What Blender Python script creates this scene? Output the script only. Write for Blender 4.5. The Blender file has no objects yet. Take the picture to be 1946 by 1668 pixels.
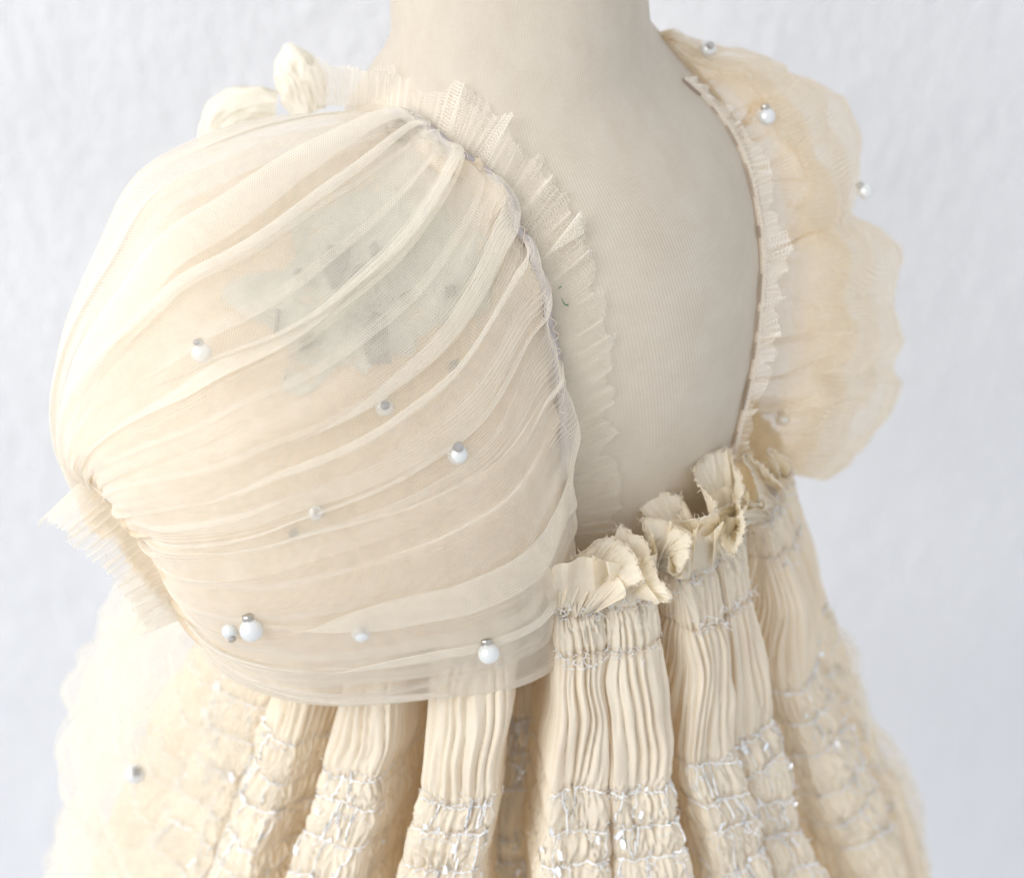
import bpy, math, random
import numpy as np
from mathutils import Vector, Matrix, Quaternion
from mathutils.bvhtree import BVHTree

random.seed(7)
RNG = np.random.default_rng(7)
scene = bpy.context.scene
COL = scene.collection
PI = math.pi

# ------------------------------------------------------------------ camera
S = 0.00017            # metres covered by one photo pixel at the distance D
D = 0.90               # distance of the reference plane through the dress
PITCH = math.radians(33)
cam_d = bpy.data.cameras.new('camera')
cam = bpy.data.objects.new('camera', cam_d)
COL.objects.link(cam)
cam.location = (0.0, -0.755, 1.30)
cam.rotation_euler = (math.radians(90) - PITCH, 0, 0)
cam_d.sensor_width = 36.0
cam_d.lens = 36.0 * D / (1946 * S)
cam_d.clip_start = 0.05
cam_d.clip_end = 50
cam_d.dof.use_dof = True
cam_d.dof.focus_distance = D - 0.030
cam_d.dof.aperture_fstop = 6.3
scene.camera = cam
CM = Matrix.Translation(cam.location) @ cam.rotation_euler.to_matrix().to_4x4()
CMN = np.array(CM)

# ------------------------------------------------------------------ world and lamps
world = bpy.data.worlds.new('World')
scene.world = world
world.use_nodes = True
wb = world.node_tree.nodes['Background']
wb.inputs[0].default_value = (0.93, 0.955, 1.0, 1)
wb.inputs[1].default_value = 0.90


def area_lamp(name, loc, target, sx, sy, power, color):
    ld = bpy.data.lights.new(name, 'AREA')
    ld.shape = 'RECTANGLE'
    ld.size, ld.size_y = sx, sy
    ld.energy = power
    ld.color = color
    o = bpy.data.objects.new(name, ld)
    COL.objects.link(o)
    o.location = loc
    v = Vector(target) - Vector(loc)
    o.rotation_euler = v.to_track_quat('-Z', 'Y').to_euler()
    return o


area_lamp('window_light', (-2.75, -2.05, 2.75), (0.05, 0.05, 0.75), 3.2, 2.8, 128, (1.0, 0.985, 0.965))
area_lamp('side_window_light', (-1.05, 0.24, 1.35), (0.0, 0.10, 0.80), 0.18, 1.3, 2.2, (1.0, 0.98, 0.96))

vs = scene.view_settings
vs.view_transform = 'Standard'
vs.look = 'None'
vs.gamma = 1
vs.exposure = -0.03
vs.use_curve_mapping = False
scene.render.engine = 'CYCLES'
cy = scene.cycles
cy.use_denoising = True
cy.use_adaptive_sampling = True
cy.adaptive_threshold = 0.035
cy.adaptive_min_samples = 20
cy.max_bounces = 8
cy.diffuse_bounces = 5
cy.glossy_bounces = 3
cy.transmission_bounces = 5
cy.transparent_max_bounces = 28
cy.sample_clamp_indirect = 6
cy.caustics_reflective = False
cy.caustics_refractive = False


# ------------------------------------------------------------------ numeric helpers
def to_world(p):
    """(px, py, d) rows -> world metres: px, py where the photo shows the point, d its depth in px units behind the plane D."""
    p = np.asarray(p, float)
    z = D + p[..., 2] * S
    k = S * z / D
    x = (p[..., 0] - 973) * k
    y = -(p[..., 1] - 834) * k
    q = np.stack([x, y, -z, np.ones_like(z)], -1)
    return (q @ CMN.T)[..., :3]


def cr(pts, t):
    """Catmull-Rom through pts; t in 0..1 over the index."""
    pts = np.asarray(pts, float)
    n = len(pts)
    t = np.clip(np.asarray(t, float), 0, 1) * (n - 1)
    i = np.clip(np.floor(t).astype(int), 0, n - 2)
    f = (t - i)[..., None]
    p1, p2 = pts[i], pts[i + 1]
    p0 = np.where((i > 0)[..., None], pts[np.maximum(i - 1, 0)], 2 * p1 - p2)
    p3 = np.where((i < n - 2)[..., None], pts[np.minimum(i + 2, n - 1)], 2 * p2 - p1)
    return 0.5 * (2 * p1 + (p2 - p0) * f + (2 * p0 - 5 * p1 + 4 * p2 - p3) * f ** 2 + (3 * p1 - p0 - 3 * p2 + p3) * f ** 3)


def arc(pts, t, m=400):
    """Catmull-Rom, t by arc length."""
    q = cr(pts, np.linspace(0, 1, m))
    L = np.concatenate([[0], np.cumsum(np.linalg.norm(np.diff(q[:, :2], axis=0), axis=1))])
    L /= L[-1]
    return np.stack([np.interp(t, L, q[:, k]) for k in range(q.shape[1])], -1)


def lut(pairs, x):
    pairs = np.asarray(pairs, float)
    return np.interp(x, pairs[:, 0], pairs[:, 1])


def slut(pairs, x):
    """smooth table: Hermite through the pairs"""
    pr = np.asarray(pairs, float)
    X, Y = pr[:, 0], pr[:, 1]
    m = np.gradient(Y, X)
    x = np.clip(x, X[0], X[-1])
    i = np.clip(np.searchsorted(X, x, 'right') - 1, 0, len(X) - 2)
    h = X[i + 1] - X[i]
    t = (x - X[i]) / h
    return ((2 * t ** 3 - 3 * t ** 2 + 1) * Y[i] + (t ** 3 - 2 * t ** 2 + t) * h * m[i]
            + (-2 * t ** 3 + 3 * t ** 2) * Y[i + 1] + (t ** 3 - t ** 2) * h * m[i + 1])


class Noise:
    def __init__(self, seed):
        self.g = np.random.default_rng(seed).uniform(-1, 1, (256, 256))

    def __call__(self, x, y=0.0):
        x, y = np.broadcast_arrays(np.asarray(x, float), np.asarray(y, float))
        xi, yi = np.floor(x).astype(int), np.floor(y).astype(int)
        fx, fy = x - xi, y - yi
        fx = fx * fx * (3 - 2 * fx)
        fy = fy * fy * (3 - 2 * fy)
        g = self.g
        a = g[xi % 256, yi % 256]
        b = g[(xi + 1) % 256, yi % 256]
        c = g[xi % 256, (yi + 1) % 256]
        d = g[(xi + 1) % 256, (yi + 1) % 256]
        return (a * (1 - fx) + b * fx) * (1 - fy) + (c * (1 - fx) + d * fx) * fy


def smooth(a, b, x):
    t = np.clip((x - a) / (b - a), 0, 1)
    return t * t * (3 - 2 * t)


# ------------------------------------------------------------------ object helpers
def link(name, me, parent=None, mat=None):
    o = bpy.data.objects.new(name, me)
    COL.objects.link(o)
    if parent is not None:
        o.parent = parent
    if mat is not None and not me.materials:
        me.materials.append(mat)
    return o


def mesh_from(name, V, F, mat, parent=None, uv=None, smoothed=True):
    me = bpy.data.meshes.new(name)
    V = np.asarray(V, float)
    F = np.asarray(F)
    nf, k = F.shape
    me.vertices.add(len(V))
    me.vertices.foreach_set('co', V.astype(np.float32).ravel())
    me.loops.add(nf * k)
    me.loops.foreach_set('vertex_index', F.astype(np.int32).ravel())
    me.polygons.add(nf)
    me.polygons.foreach_set('loop_start', np.arange(0, nf * k, k, dtype=np.int32))
    me.update(calc_edges=True)
    if smoothed:
        me.polygons.foreach_set('use_smooth', np.ones(len(me.polygons), bool))
    if uv is not None:
        lay = me.uv_layers.new(name='UVMap')
        li = np.empty(len(me.loops), int)
        me.loops.foreach_get('vertex_index', li)
        lay.data.foreach_set('uv', np.asarray(uv, float)[li].ravel())
    me.update()
    return link(name, me, parent, mat)


def grid_faces(n, m, wrap=False):
    i, j = np.meshgrid(np.arange(n - 1), np.arange(m if wrap else m - 1), indexing='ij')
    j2 = (j + 1) % m
    return np.stack([i * m + j, (i + 1) * m + j, (i + 1) * m + j2, i * m + j2], -1).reshape(-1, 4)


def grid_obj(name, Ppx, mat, parent=None, uv=None, wrap=False):
    n, m = Ppx.shape[:2]
    return mesh_from(name, to_world(Ppx).reshape(-1, 3), grid_faces(n, m, wrap), mat, parent,
                     None if uv is None else uv.reshape(-1, 2))


def tube_arrays(Wp, rad, k=6, closed=False):
    """Wp: world points (n,3), rad: metres scalar or (n,)"""
    Wp = np.asarray(Wp, float)
    n = len(Wp)
    rad = np.broadcast_to(np.asarray(rad, float), (n,))
    T = np.gradient(Wp, axis=0)
    T /= np.linalg.norm(T, axis=1)[:, None] + 1e-12
    ref = np.array([0.31, 0.55, 0.77])
    A = np.cross(T, ref)
    A /= np.linalg.norm(A, axis=1)[:, None] + 1e-12
    B = np.cross(T, A)
    a = np.linspace(0, 2 * PI, k, endpoint=False)
    V = Wp[:, None] + rad[:, None, None] * (A[:, None] * np.cos(a)[None, :, None] + B[:, None] * np.sin(a)[None, :, None])
    F = grid_faces(n, k, True)
    return V.reshape(-1, 3), F


def flat_tube(P, N, wid, thick, k=6):
    """flattened thread in (px, py, d) space: P centre line, N outward direction"""
    n = len(P)
    wid = np.broadcast_to(np.asarray(wid, float), (n,))
    thick = np.broadcast_to(np.asarray(thick, float), (n,))
    T = np.gradient(P, axis=0)
    T /= np.linalg.norm(T, axis=1)[:, None] + 1e-9
    N = N / (np.linalg.norm(N, axis=1)[:, None] + 1e-9)
    A = np.cross(N, T)
    A /= np.linalg.norm(A, axis=1)[:, None] + 1e-9
    a = np.linspace(0, 2 * PI, k, endpoint=False)
    V = P[:, None] + A[:, None] * (wid[:, None] * np.cos(a))[..., None] + N[:, None] * (thick[:, None] * np.sin(a))[..., None]
    return to_world(V).reshape(-1, 3), grid_faces(n, k, True)


def join_arrays(parts):
    V, F, o = [], [], 0
    for v, f in parts:
        V.append(v)
        F.append(f + o)
        o += len(v)
    return np.concatenate(V), np.concatenate(F)


def empty(name, loc):
    o = bpy.data.objects.new(name, None)
    COL.objects.link(o)
    o.location = loc
    o.empty_display_size = 0.02
    return o


def tag(o, label, cat=None, group=None, kind=None):
    if label:
        o['label'] = label
    if cat:
        o['category'] = cat
    if group:
        o['group'] = group
    if kind:
        o['kind'] = kind
    return o


# ------------------------------------------------------------------ materials
def new_mat(name):
    m = bpy.data.materials.new(name)
    m.use_nodes = True
    nt = m.node_tree
    nt.nodes.clear()
    out = nt.nodes.new('ShaderNodeOutputMaterial')
    return m, nt, nt.nodes, nt.links, out


def node(nt, kind, **kw):
    n = nt.nodes.new(kind)
    for k, v in kw.items():
        setattr(n, k, v)
    return n


def vmath(nt, op, a, b=None):
    n = node(nt, 'ShaderNodeVectorMath', operation=op)
    for i, x in enumerate((a, b)):
        if x is None:
            continue
        if isinstance(x, (tuple, list)):
            n.inputs[i].default_value = x
        else:
            nt.links.new(x, n.inputs[i])
    return n


def fmath(nt, op, a, b=None, c=None, clamp=False):
    n = node(nt, 'ShaderNodeMath', operation=op)
    n.use_clamp = clamp
    for i, x in enumerate((a, b, c)):
        if x is None:
            continue
        if isinstance(x, (int, float)):
            n.inputs[i].default_value = x
        else:
            nt.links.new(x, n.inputs[i])
    return n.outputs[0]


def tulle_mat(name, color, cover, cell=5.0, translucent=0.45, contrast=0.8):
    """Fine hexagonal net: holes between threads come from a UV lattice (UV in photo pixels);
    a net of round threads closes up when seen edge-on."""
    m, nt, N, L, out = new_mat(name)
    uv = node(nt, 'ShaderNodeUVMap')
    k = 2 * PI / (cell * 0.866)
    tot = None
    for ang in (0, 60, 120):
        a = math.radians(ang)
        dt = vmath(nt, 'DOT_PRODUCT', uv.outputs[0], (k * math.cos(a), k * math.sin(a), 0))
        c = fmath(nt, 'COSINE', dt.outputs['Value'])
        tot = c if tot is None else fmath(nt, 'ADD', tot, c)
    # tot: 3 in the middle of a hole, -1.5 on the threads
    hole = node(nt, 'ShaderNodeMapRange', interpolation_type='SMOOTHSTEP')
    L.new(tot, hole.inputs[0])
    hole.inputs[1].default_value = -0.9
    hole.inputs[2].default_value = 1.6
    hole.inputs[3].default_value = min(1.0, cover * (1 + contrast * 0.55))
    hole.inputs[4].default_value = max(0.0, cover * (1 - contrast))
    # slow thickness variation of the net
    nz = node(nt, 'ShaderNodeTexNoise')
    L.new(uv.outputs[0], nz.inputs['Vector'])
    nz.inputs['Scale'].default_value = 0.02
    nz.inputs['Detail'].default_value = 3
    va = node(nt, 'ShaderNodeMapRange')
    L.new(nz.outputs[0], va.inputs[0])
    va.inputs[1].default_value = 0.3
    va.inputs[2].default_value = 0.7
    va.inputs[3].default_value = 0.85
    va.inputs[4].default_value = 1.15
    cov = fmath(nt, 'MULTIPLY', hole.outputs[0], va.outputs[0])
    cov = fmath(nt, 'MINIMUM', cov, 0.985)
    geo = node(nt, 'ShaderNodeNewGeometry')
    dv = vmath(nt, 'DOT_PRODUCT', geo.outputs['Normal'], geo.outputs['Incoming'])
    ca = fmath(nt, 'ABSOLUTE', dv.outputs['Value'])
    ca = fmath(nt, 'MAXIMUM', ca, 0.16)
    op = fmath(nt, 'POWER', fmath(nt, 'SUBTRACT', 1.0, cov), fmath(nt, 'DIVIDE', 1.0, ca))
    alpha = fmath(nt, 'SUBTRACT', 1.0, op, clamp=True)
    df = node(nt, 'ShaderNodeBsdfDiffuse')
    df.inputs[0].default_value = (*color, 1)
    tl = node(nt, 'ShaderNodeBsdfTranslucent')
    tl.inputs[0].default_value = (*color, 1)
    mx = node(nt, 'ShaderNodeMixShader')
    mx.inputs[0].default_value = translucent
    L.new(df.outputs[0], mx.inputs[1])
    L.new(tl.outputs[0], mx.inputs[2])
    gl = node(nt, 'ShaderNodeBsdfGlossy')
    gl.inputs['Roughness'].default_value = 0.45
    mg = node(nt, 'ShaderNodeMixShader')
    mg.inputs[0].default_value = 0.03
    L.new(mx.outputs[0], mg.inputs[1])
    L.new(gl.outputs[0], mg.inputs[2])
    tr = node(nt, 'ShaderNodeBsdfTransparent')
    fin = node(nt, 'ShaderNodeMixShader')
    L.new(alpha, fin.inputs[0])
    L.new(tr.outputs[0], fin.inputs[1])
    L.new(mg.outputs[0], fin.inputs[2])
    L.new(fin.outputs[0], out.inputs[0])
    return m


def cloth_mat(name, color, translucent=0.3, bump=0.15, scale=900, vary=0.06, tpow=2.5):
    m, nt, N, L, out = new_mat(name)
    tc = node(nt, 'ShaderNodeTexCoord')
    nz = node(nt, 'ShaderNodeTexNoise')
    L.new(tc.outputs['Object'], nz.inputs['Vector'])
    nz.inputs['Scale'].default_value = scale
    nz.inputs['Detail'].default_value = 3
    bp = node(nt, 'ShaderNodeBump')
    bp.inputs['Strength'].default_value = bump
    bp.inputs['Distance'].default_value = 0.0006
    L.new(nz.outputs[0], bp.inputs['Height'])
    n2 = node(nt, 'ShaderNodeTexNoise')
    L.new(tc.outputs['Object'], n2.inputs['Vector'])
    n2.inputs['Scale'].default_value = 45
    n2.inputs['Detail'].default_value = 4
    cr_ = node(nt, 'ShaderNodeValToRGB')
    cr_.color_ramp.elements[0].position = 0.3
    cr_.color_ramp.elements[1].position = 0.7
    cr_.color_ramp.elements[0].color = (*[c * (1 - vary) for c in color], 1)
    cr_.color_ramp.elements[1].color = (*[min(1, c * (1 + vary)) for c in color], 1)
    L.new(n2.outputs[0], cr_.inputs[0])
    df = node(nt, 'ShaderNodeBsdfDiffuse')
    tl = node(nt, 'ShaderNodeBsdfTranslucent')
    L.new(cr_.outputs[0], df.inputs[0])
    tl.inputs[0].default_value = (*[c ** tpow for c in color], 1)
    for b in (df, tl):
        L.new(bp.outputs[0], b.inputs['Normal'])
    mx = node(nt, 'ShaderNodeMixShader')
    mx.inputs[0].default_value = translucent
    L.new(df.outputs[0], mx.inputs[1])
    L.new(tl.outputs[0], mx.inputs[2])
    L.new(mx.outputs[0], out.inputs[0])
    return m


def princ(name, color, rough=0.5, metal=0.0, spec=0.5, coat=0.0, sheen=0.0, sss=0.0):
    m, nt, N, L, out = new_mat(name)
    b = node(nt, 'ShaderNodeBsdfPrincipled')
    b.inputs['Base Color'].default_value = (*color, 1)
    b.inputs['Roughness'].default_value = rough
    b.inputs['Metallic'].default_value = metal
    b.inputs['Specular IOR Level'].default_value = spec
    b.inputs['Coat Weight'].default_value = coat
    b.inputs['Sheen Weight'].default_value = sheen
    tc = node(nt, 'ShaderNodeTexCoord')
    nz = node(nt, 'ShaderNodeTexNoise')
    L.new(tc.outputs['Object'], nz.inputs['Vector'])
    nz.inputs['Scale'].default_value = 600
    mr = node(nt, 'ShaderNodeMapRange')
    L.new(nz.outputs[0], mr.inputs[0])
    mr.inputs[3].default_value = max(0.02, rough - 0.06)
    mr.inputs[4].default_value = min(1, rough + 0.06)
    L.new(mr.outputs[0], b.inputs['Roughness'])
    L.new(b.outputs[0], out.inputs[0])
    return m


def wall_mat():
    m, nt, N, L, out = new_mat('painted_plaster')
    tc = node(nt, 'ShaderNodeTexCoord')
    mp = node(nt, 'ShaderNodeMapping')
    L.new(tc.outputs['Object'], mp.inputs[0])
    mp.inputs['Rotation'].default_value = (0, math.radians(-22), 0)
    mp.inputs['Scale'].default_value = (1.0, 1.0, 0.55)
    n1 = node(nt, 'ShaderNodeTexNoise')
    L.new(mp.outputs[0], n1.inputs['Vector'])
    n1.inputs['Scale'].default_value = 150
    n1.inputs['Detail'].default_value = 5
    n1.inputs['Roughness'].default_value = 0.55
    n1.inputs['Distortion'].default_value = 0.6
    n2 = node(nt, 'ShaderNodeTexNoise')
    L.new(mp.outputs[0], n2.inputs['Vector'])
    n2.inputs['Scale'].default_value = 38
    n2.inputs['Detail'].default_value = 3
    ad = fmath(nt, 'ADD', n1.outputs[0], fmath(nt, 'MULTIPLY', n2.outputs[0], 0.9))
    bp = node(nt, 'ShaderNodeBump')
    bp.inputs['Strength'].default_value = 0.75
    bp.inputs['Distance'].default_value = 0.0028
    L.new(ad, bp.inputs['Height'])
    n3 = node(nt, 'ShaderNodeTexNoise')
    L.new(tc.outputs['Object'], n3.inputs['Vector'])
    n3.inputs['Scale'].default_value = 5
    n3.inputs['Detail'].default_value = 4
    rp = node(nt, 'ShaderNodeValToRGB')
    rp.color_ramp.elements[0].color = (0.715, 0.728, 0.757, 1)
    rp.color_ramp.elements[1].color = (0.775, 0.785, 0.81, 1)
    rp.color_ramp.elements[0].position = 0.35
    rp.color_ramp.elements[1].position = 0.65
    L.new(n3.outputs[0], rp.inputs[0])
    b = node(nt, 'ShaderNodeBsdfPrincipled')
    b.inputs['Roughness'].default_value = 0.85
    b.inputs['Specular IOR Level'].default_value = 0.2
    L.new(rp.outputs[0], b.inputs['Base Color'])
    L.new(bp.outputs[0], b.inputs['Normal'])
    L.new(b.outputs[0], out.inputs[0])
    return m


def jersey_mat():
    """stretched knit cover of the mannequin: fine ribs in UV space"""
    m, nt, N, L, out = new_mat('jersey_cover')
    uv = node(nt, 'ShaderNodeUVMap')
    mp = node(nt, 'ShaderNodeMapping')
    L.new(uv.outputs[0], mp.inputs[0])
    mp.inputs['Rotation'].default_value = (0, 0, math.radians(9))
    wv = node(nt, 'ShaderNodeTexWave', wave_type='BANDS', bands_direction='X')
    L.new(mp.outputs[0], wv.inputs['Vector'])
    wv.inputs['Scale'].default_value = 2 * PI / 20 / 6.2
    wv.inputs['Distortion'].default_value = 1.6
    wv.inputs['Detail'].default_value = 2
    wv.inputs['Detail Scale'].default_value = 0.4
    mp2 = node(nt, 'ShaderNodeMapping')
    L.new(uv.outputs[0], mp2.inputs[0])
    mp2.inputs['Scale'].default_value = (0.25, 1.6, 1)
    nf = node(nt, 'ShaderNodeTexNoise')
    L.new(mp2.outputs[0], nf.inputs['Vector'])
    nf.inputs['Scale'].default_value = 0.12
    nf.inputs['Detail'].default_value = 5
    nb = node(nt, 'ShaderNodeTexNoise')
    L.new(uv.outputs[0], nb.inputs['Vector'])
    nb.inputs['Scale'].default_value = 0.012
    nb.inputs['Detail'].default_value = 6
    nb.inputs['Roughness'].default_value = 0.65
    mixv = fmath(nt, 'ADD', fmath(nt, 'MULTIPLY', nb.outputs[0], 0.75), fmath(nt, 'MULTIPLY', nf.outputs[0], 0.25))
    rp = node(nt, 'ShaderNodeValToRGB')
    rp.color_ramp.elements[0].position = 0.36
    rp.color_ramp.elements[1].position = 0.66
    rp.color_ramp.elements[0].color = (0.545, 0.48, 0.392, 1)
    rp.color_ramp.elements[1].color = (0.595, 0.534, 0.447, 1)
    L.new(mixv, rp.inputs[0])
    mm = node(nt, 'ShaderNodeMix', data_type='RGBA', blend_type='MULTIPLY')
    mm.inputs[0].default_value = 0.07
    L.new(rp.outputs[0], mm.inputs[6])
    rp2 = node(nt, 'ShaderNodeValToRGB')
    rp2.color_ramp.elements[0].color = (0.68, 0.63, 0.58, 1)
    rp2.color_ramp.elements[1].color = (1, 1, 1, 1)
    L.new(wv.outputs[0], rp2.inputs[0])
    L.new(rp2.outputs[0], mm.inputs[7])
    bp = node(nt, 'ShaderNodeBump')
    bp.inputs['Strength'].default_value = 0.12
    bp.inputs['Distance'].default_value = 0.0004
    L.new(fmath(nt, 'ADD', wv.outputs[0], nf.outputs[0]), bp.inputs['Height'])
    b = node(nt, 'ShaderNodeBsdfPrincipled')
    b.inputs['Roughness'].default_value = 0.9
    b.inputs['Specular IOR Level'].default_value = 0.15
    b.inputs['Sheen Weight'].default_value = 0.25
    b.inputs['Sheen Roughness'].default_value = 0.4
    L.new(mm.outputs[2], b.inputs['Base Color'])
    L.new(bp.outputs[0], b.inputs['Normal'])
    L.new(b.outputs[0], out.inputs[0])
    return m


CREAM = (0.955, 0.91, 0.825)
M = {
    'wall': wall_mat(),
    'jersey': jersey_mat(),
    'tulle': tulle_mat('cream_tulle', CREAM, 0.34, cell=4.8),
    'tulle_under': tulle_mat('cream_tulle_under', CREAM, 0.28, cell=5.4),
    'tulle_frill': tulle_mat('cream_tulle_frill', (0.955, 0.91, 0.825), 0.27, cell=5.2),
    'tulle_far': tulle_mat('cream_tulle_far', (0.945, 0.87, 0.74), 0.20, cell=5.0, contrast=0.5),
    'core': cloth_mat('cream_soft_core', (0.955, 0.865, 0.715), translucent=0.5, vary=0.02, tpow=1.6),
    'tulle_core': tulle_mat('cream_tulle_core', (0.915, 0.81, 0.645), 0.62, cell=4.6, contrast=0.35, translucent=0.5),
    'tulle_wisp': tulle_mat('cream_tulle_wisp', (0.955, 0.92, 0.84), 0.17, cell=5.0, contrast=0.5, translucent=0.5),
    'tulle_heavy': tulle_mat('cream_tulle_heavy', (0.925, 0.79, 0.58), 0.30, cell=5.0, contrast=0.4),
    'tulle_cuff': tulle_mat('cream_tulle_cuff', (0.955, 0.915, 0.83), 0.24, cell=5.0, contrast=0.5, translucent=0.55),
    'lining': cloth_mat('cream_lining', (0.83, 0.695, 0.515), translucent=0.40, vary=0.04),
    'crinkle': cloth_mat('cream_crinkle_georgette', (0.96, 0.885, 0.74), translucent=0.30, bump=0.25, scale=1400, tpow=4.0),
    'ruffle': cloth_mat('cream_crinkle_ruffle', (0.96, 0.905, 0.79), translucent=0.45, bump=0.5, scale=700),
    'bow': cloth_mat('ivory_crinkle_bow', (0.965, 0.93, 0.85), translucent=0.35, bump=0.3, scale=900, tpow=2.0),
    'thread': princ('white_rayon_thread', (0.97, 0.968, 0.96), rough=0.38, spec=0.9, sheen=0.6, coat=0.3),
    'cream_thread': cloth_mat('cream_thread', (0.95, 0.90, 0.82), translucent=0.5, vary=0.03),
    'elastic': cloth_mat('lavender_grey_elastic', (0.50, 0.46, 0.47), translucent=0.0, bump=0.4, scale=2500),
    'dark_elastic': cloth_mat('brown_grey_seam', (0.36, 0.28, 0.225), translucent=0.0, bump=0.4, scale=2500),
    'thread_soft': cloth_mat('white_soft_thread', (0.97, 0.965, 0.955), translucent=0.5, vary=0.02),
    'pearl': princ('pearl', (0.76, 0.77, 0.76), rough=0.26, metal=0.3, spec=0.7, coat=0.5),
    'silver': princ('silver_pin_cap', (0.52, 0.50, 0.47), rough=0.28, metal=1.0),
    'sequin': princ('white_foil', (0.90, 0.92, 0.95), rough=0.22, metal=0.15, spec=0.9, coat=0.5),
    'paper': cloth_mat('grey_green_paper', (0.70, 0.71, 0.64), translucent=0.2, vary=0.12, bump=0.4, scale=300),
    'dark_scrap': princ('dark_brown_scrap', (0.20, 0.19, 0.16), rough=0.7),
    'lint': princ('green_lint', (0.02, 0.16, 0.09), rough=0.8),
}

# ------------------------------------------------------------------ wall
wy = 0.345
me = bpy.data.meshes.new('wall')
me.from_pydata([(-2.5, 0, -1.0), (2.5, 0, -1.0), (2.5, 0, 2.6), (-2.5, 0, 2.6)], [], [(0, 1, 2, 3)])
wall = link('wall', me, None, M['wall'])
wall.location = (0, wy, 0)
tag(wall, 'white painted plaster wall with fine stucco texture behind the mannequin', kind='structure')

# ------------------------------------------------------------------ mannequin
hs = [(-330, 985, 243, 243, 40), (-200, 985, 243, 243, 45), (-60, 985, 245, 245, 52), (20, 988, 246, 248, 58), (80, 992, 252, 258, 66),
      (140, 1002, 285, 285, 80), (200, 1012, 335, 312, 98), (265, 1020, 380, 332, 118), (400, 1030, 418, 352, 150), (500, 1030, 428, 356, 170),
      (620, 1026, 422, 350, 195), (720, 1018, 410, 338, 225), (830, 1006, 394, 320, 262), (950, 1000, 365, 285, 320),
      (1100, 1000, 300, 225, 430), (1300, 1000, 270, 200, 570), (1560, 1000, 260, 200, 740), (1640, 1000, 160, 140, 790)]
H = np.array(hs, float)


def torso(h, ph):
    cx = slut(H[:, [0, 1]], h)
    rx = slut(H[:, [0, 2]], h)
    rz = slut(H[:, [0, 3]], h)
    cd = slut(H[:, [0, 4]], h)
    # slightly squarish section with soft shoulder blades
    e = 0.92
    sx = np.sign(np.sin(ph)) * np.abs(np.sin(ph)) ** e
    cz = np.sign(np.cos(ph)) * np.abs(np.cos(ph)) ** e
    return np.stack([cx + rx * sx, h + 0.545 * rz * cz, cd - 0.84 * rz * cz], -1)


hh, pp = np.meshgrid(np.linspace(-330, 1640, 150), np.linspace(-PI, PI, 180, endpoint=False), indexing='ij')
TP = torso(hh, pp)
uvt = np.stack([pp * 360, hh], -1)
mann = mesh_from('mannequin', to_world(TP).reshape(-1, 3), np.concatenate([grid_faces(150, 180, True)]), M['jersey'], None, uvt.reshape(-1, 2))
bmcap = mann.data
tag(mann, 'child-size tailor mannequin with cream jersey cover, its neck and bare back showing', 'mannequin')
_tw = to_world(TP).reshape(-1, 3)
torso_bvh = BVHTree.FromPolygons([tuple(v) for v in _tw], grid_faces(150, 180, True).tolist())
CAMLOC = Vector(cam.location)
CMI = CM.inverted()


def cast(bvh, px, py):
    p = to_world(np.array([px, py, 0.0]))
    d = (Vector(p) - CAMLOC).normalized()
    hit = bvh.ray_cast(CAMLOC, d)
    if hit[0] is None:
        return None
    c = CMI @ hit[0]
    return ((-c.z) - D) / S


def depths_on(bvh, pts, off, fallback):
    out = []
    for x, y in pts:
        d = cast(bvh, x, y)
        out.append(d)
    idx = [i for i, d in enumerate(out) if d is not None]
    res = []
    for i, d in enumerate(out):
        if d is None:
            d = np.interp(i, idx, [out[k] for k in idx]) if idx else fallback
        res.append(d + off)
    return np.array([[x, y, z] for (x, y), z in zip(pts, res)], float)


# ------------------------------------------------------------------ the dress
base_pt = to_world(np.array([1000, 1500, 500.0]))
dress = empty('dress', (0, 0, 0))
tag(dress, "cream child's dress with sheer tulle puff sleeves, pearls and a pleated skirt, on the mannequin", 'dress')

# ---- near sleeve: rings between a traced upper and lower outline
S_T = [(812, 245, 80), (745, 205, 60), (640, 200, 40), (500, 225, 30), (385, 268, 20), (262, 340, 15), (190, 470, 20), (128, 620, 25), (103, 760, 35), (118, 860, 45), (158, 925, 55)]
S_B = [(1078, 1075, 60), (1072, 1165, 40), (1040, 1250, 20), (950, 1297, 0), (850, 1312, -5), (745, 1326, -5), (640, 1330, 0), (545, 1318, 10), (455, 1285, 25), (395, 1235, 40), (345, 1162, 55)]
S_F = [(120, -10, -205), (95, -10, -270), (55, 0, -320), (20, 0, -355), (0, 0, -375), (-5, 0, -380), (0, 0, -365), (5, -5, -330), (10, -10, -270), (14, -18, -190), (16, -26, -105)]


SEAM_FIX = None


def sleeve_base(s, th):
    T, B, F = cr(S_T, s), cr(S_B, s), cr(S_F, s)
    Mx, Hx = (T + B) / 2, (T - B) / 2
    sn = np.sin(th)[..., None]
    cs = np.cos(th)[..., None]
    # fuller than an ellipse
    Fb = F * np.array([-0.6, -0.6, -0.55])
    P0 = Mx + Hx * cs + np.where(sn > 0, F * sn, Fb * -sn)
    if SEAM_FIX is not None:
        w = np.exp(-(np.asarray(s) / 0.14) ** 2)
        thw = (np.asarray(th) + 1.5) % (2 * PI) - 1.5
        dl = np.stack([np.interp(thw, SEAM_FIX[0], SEAM_FIX[1][:, k]) for k in range(3)], -1)
        P0 = P0 + dl * w[..., None]
    return P0


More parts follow.
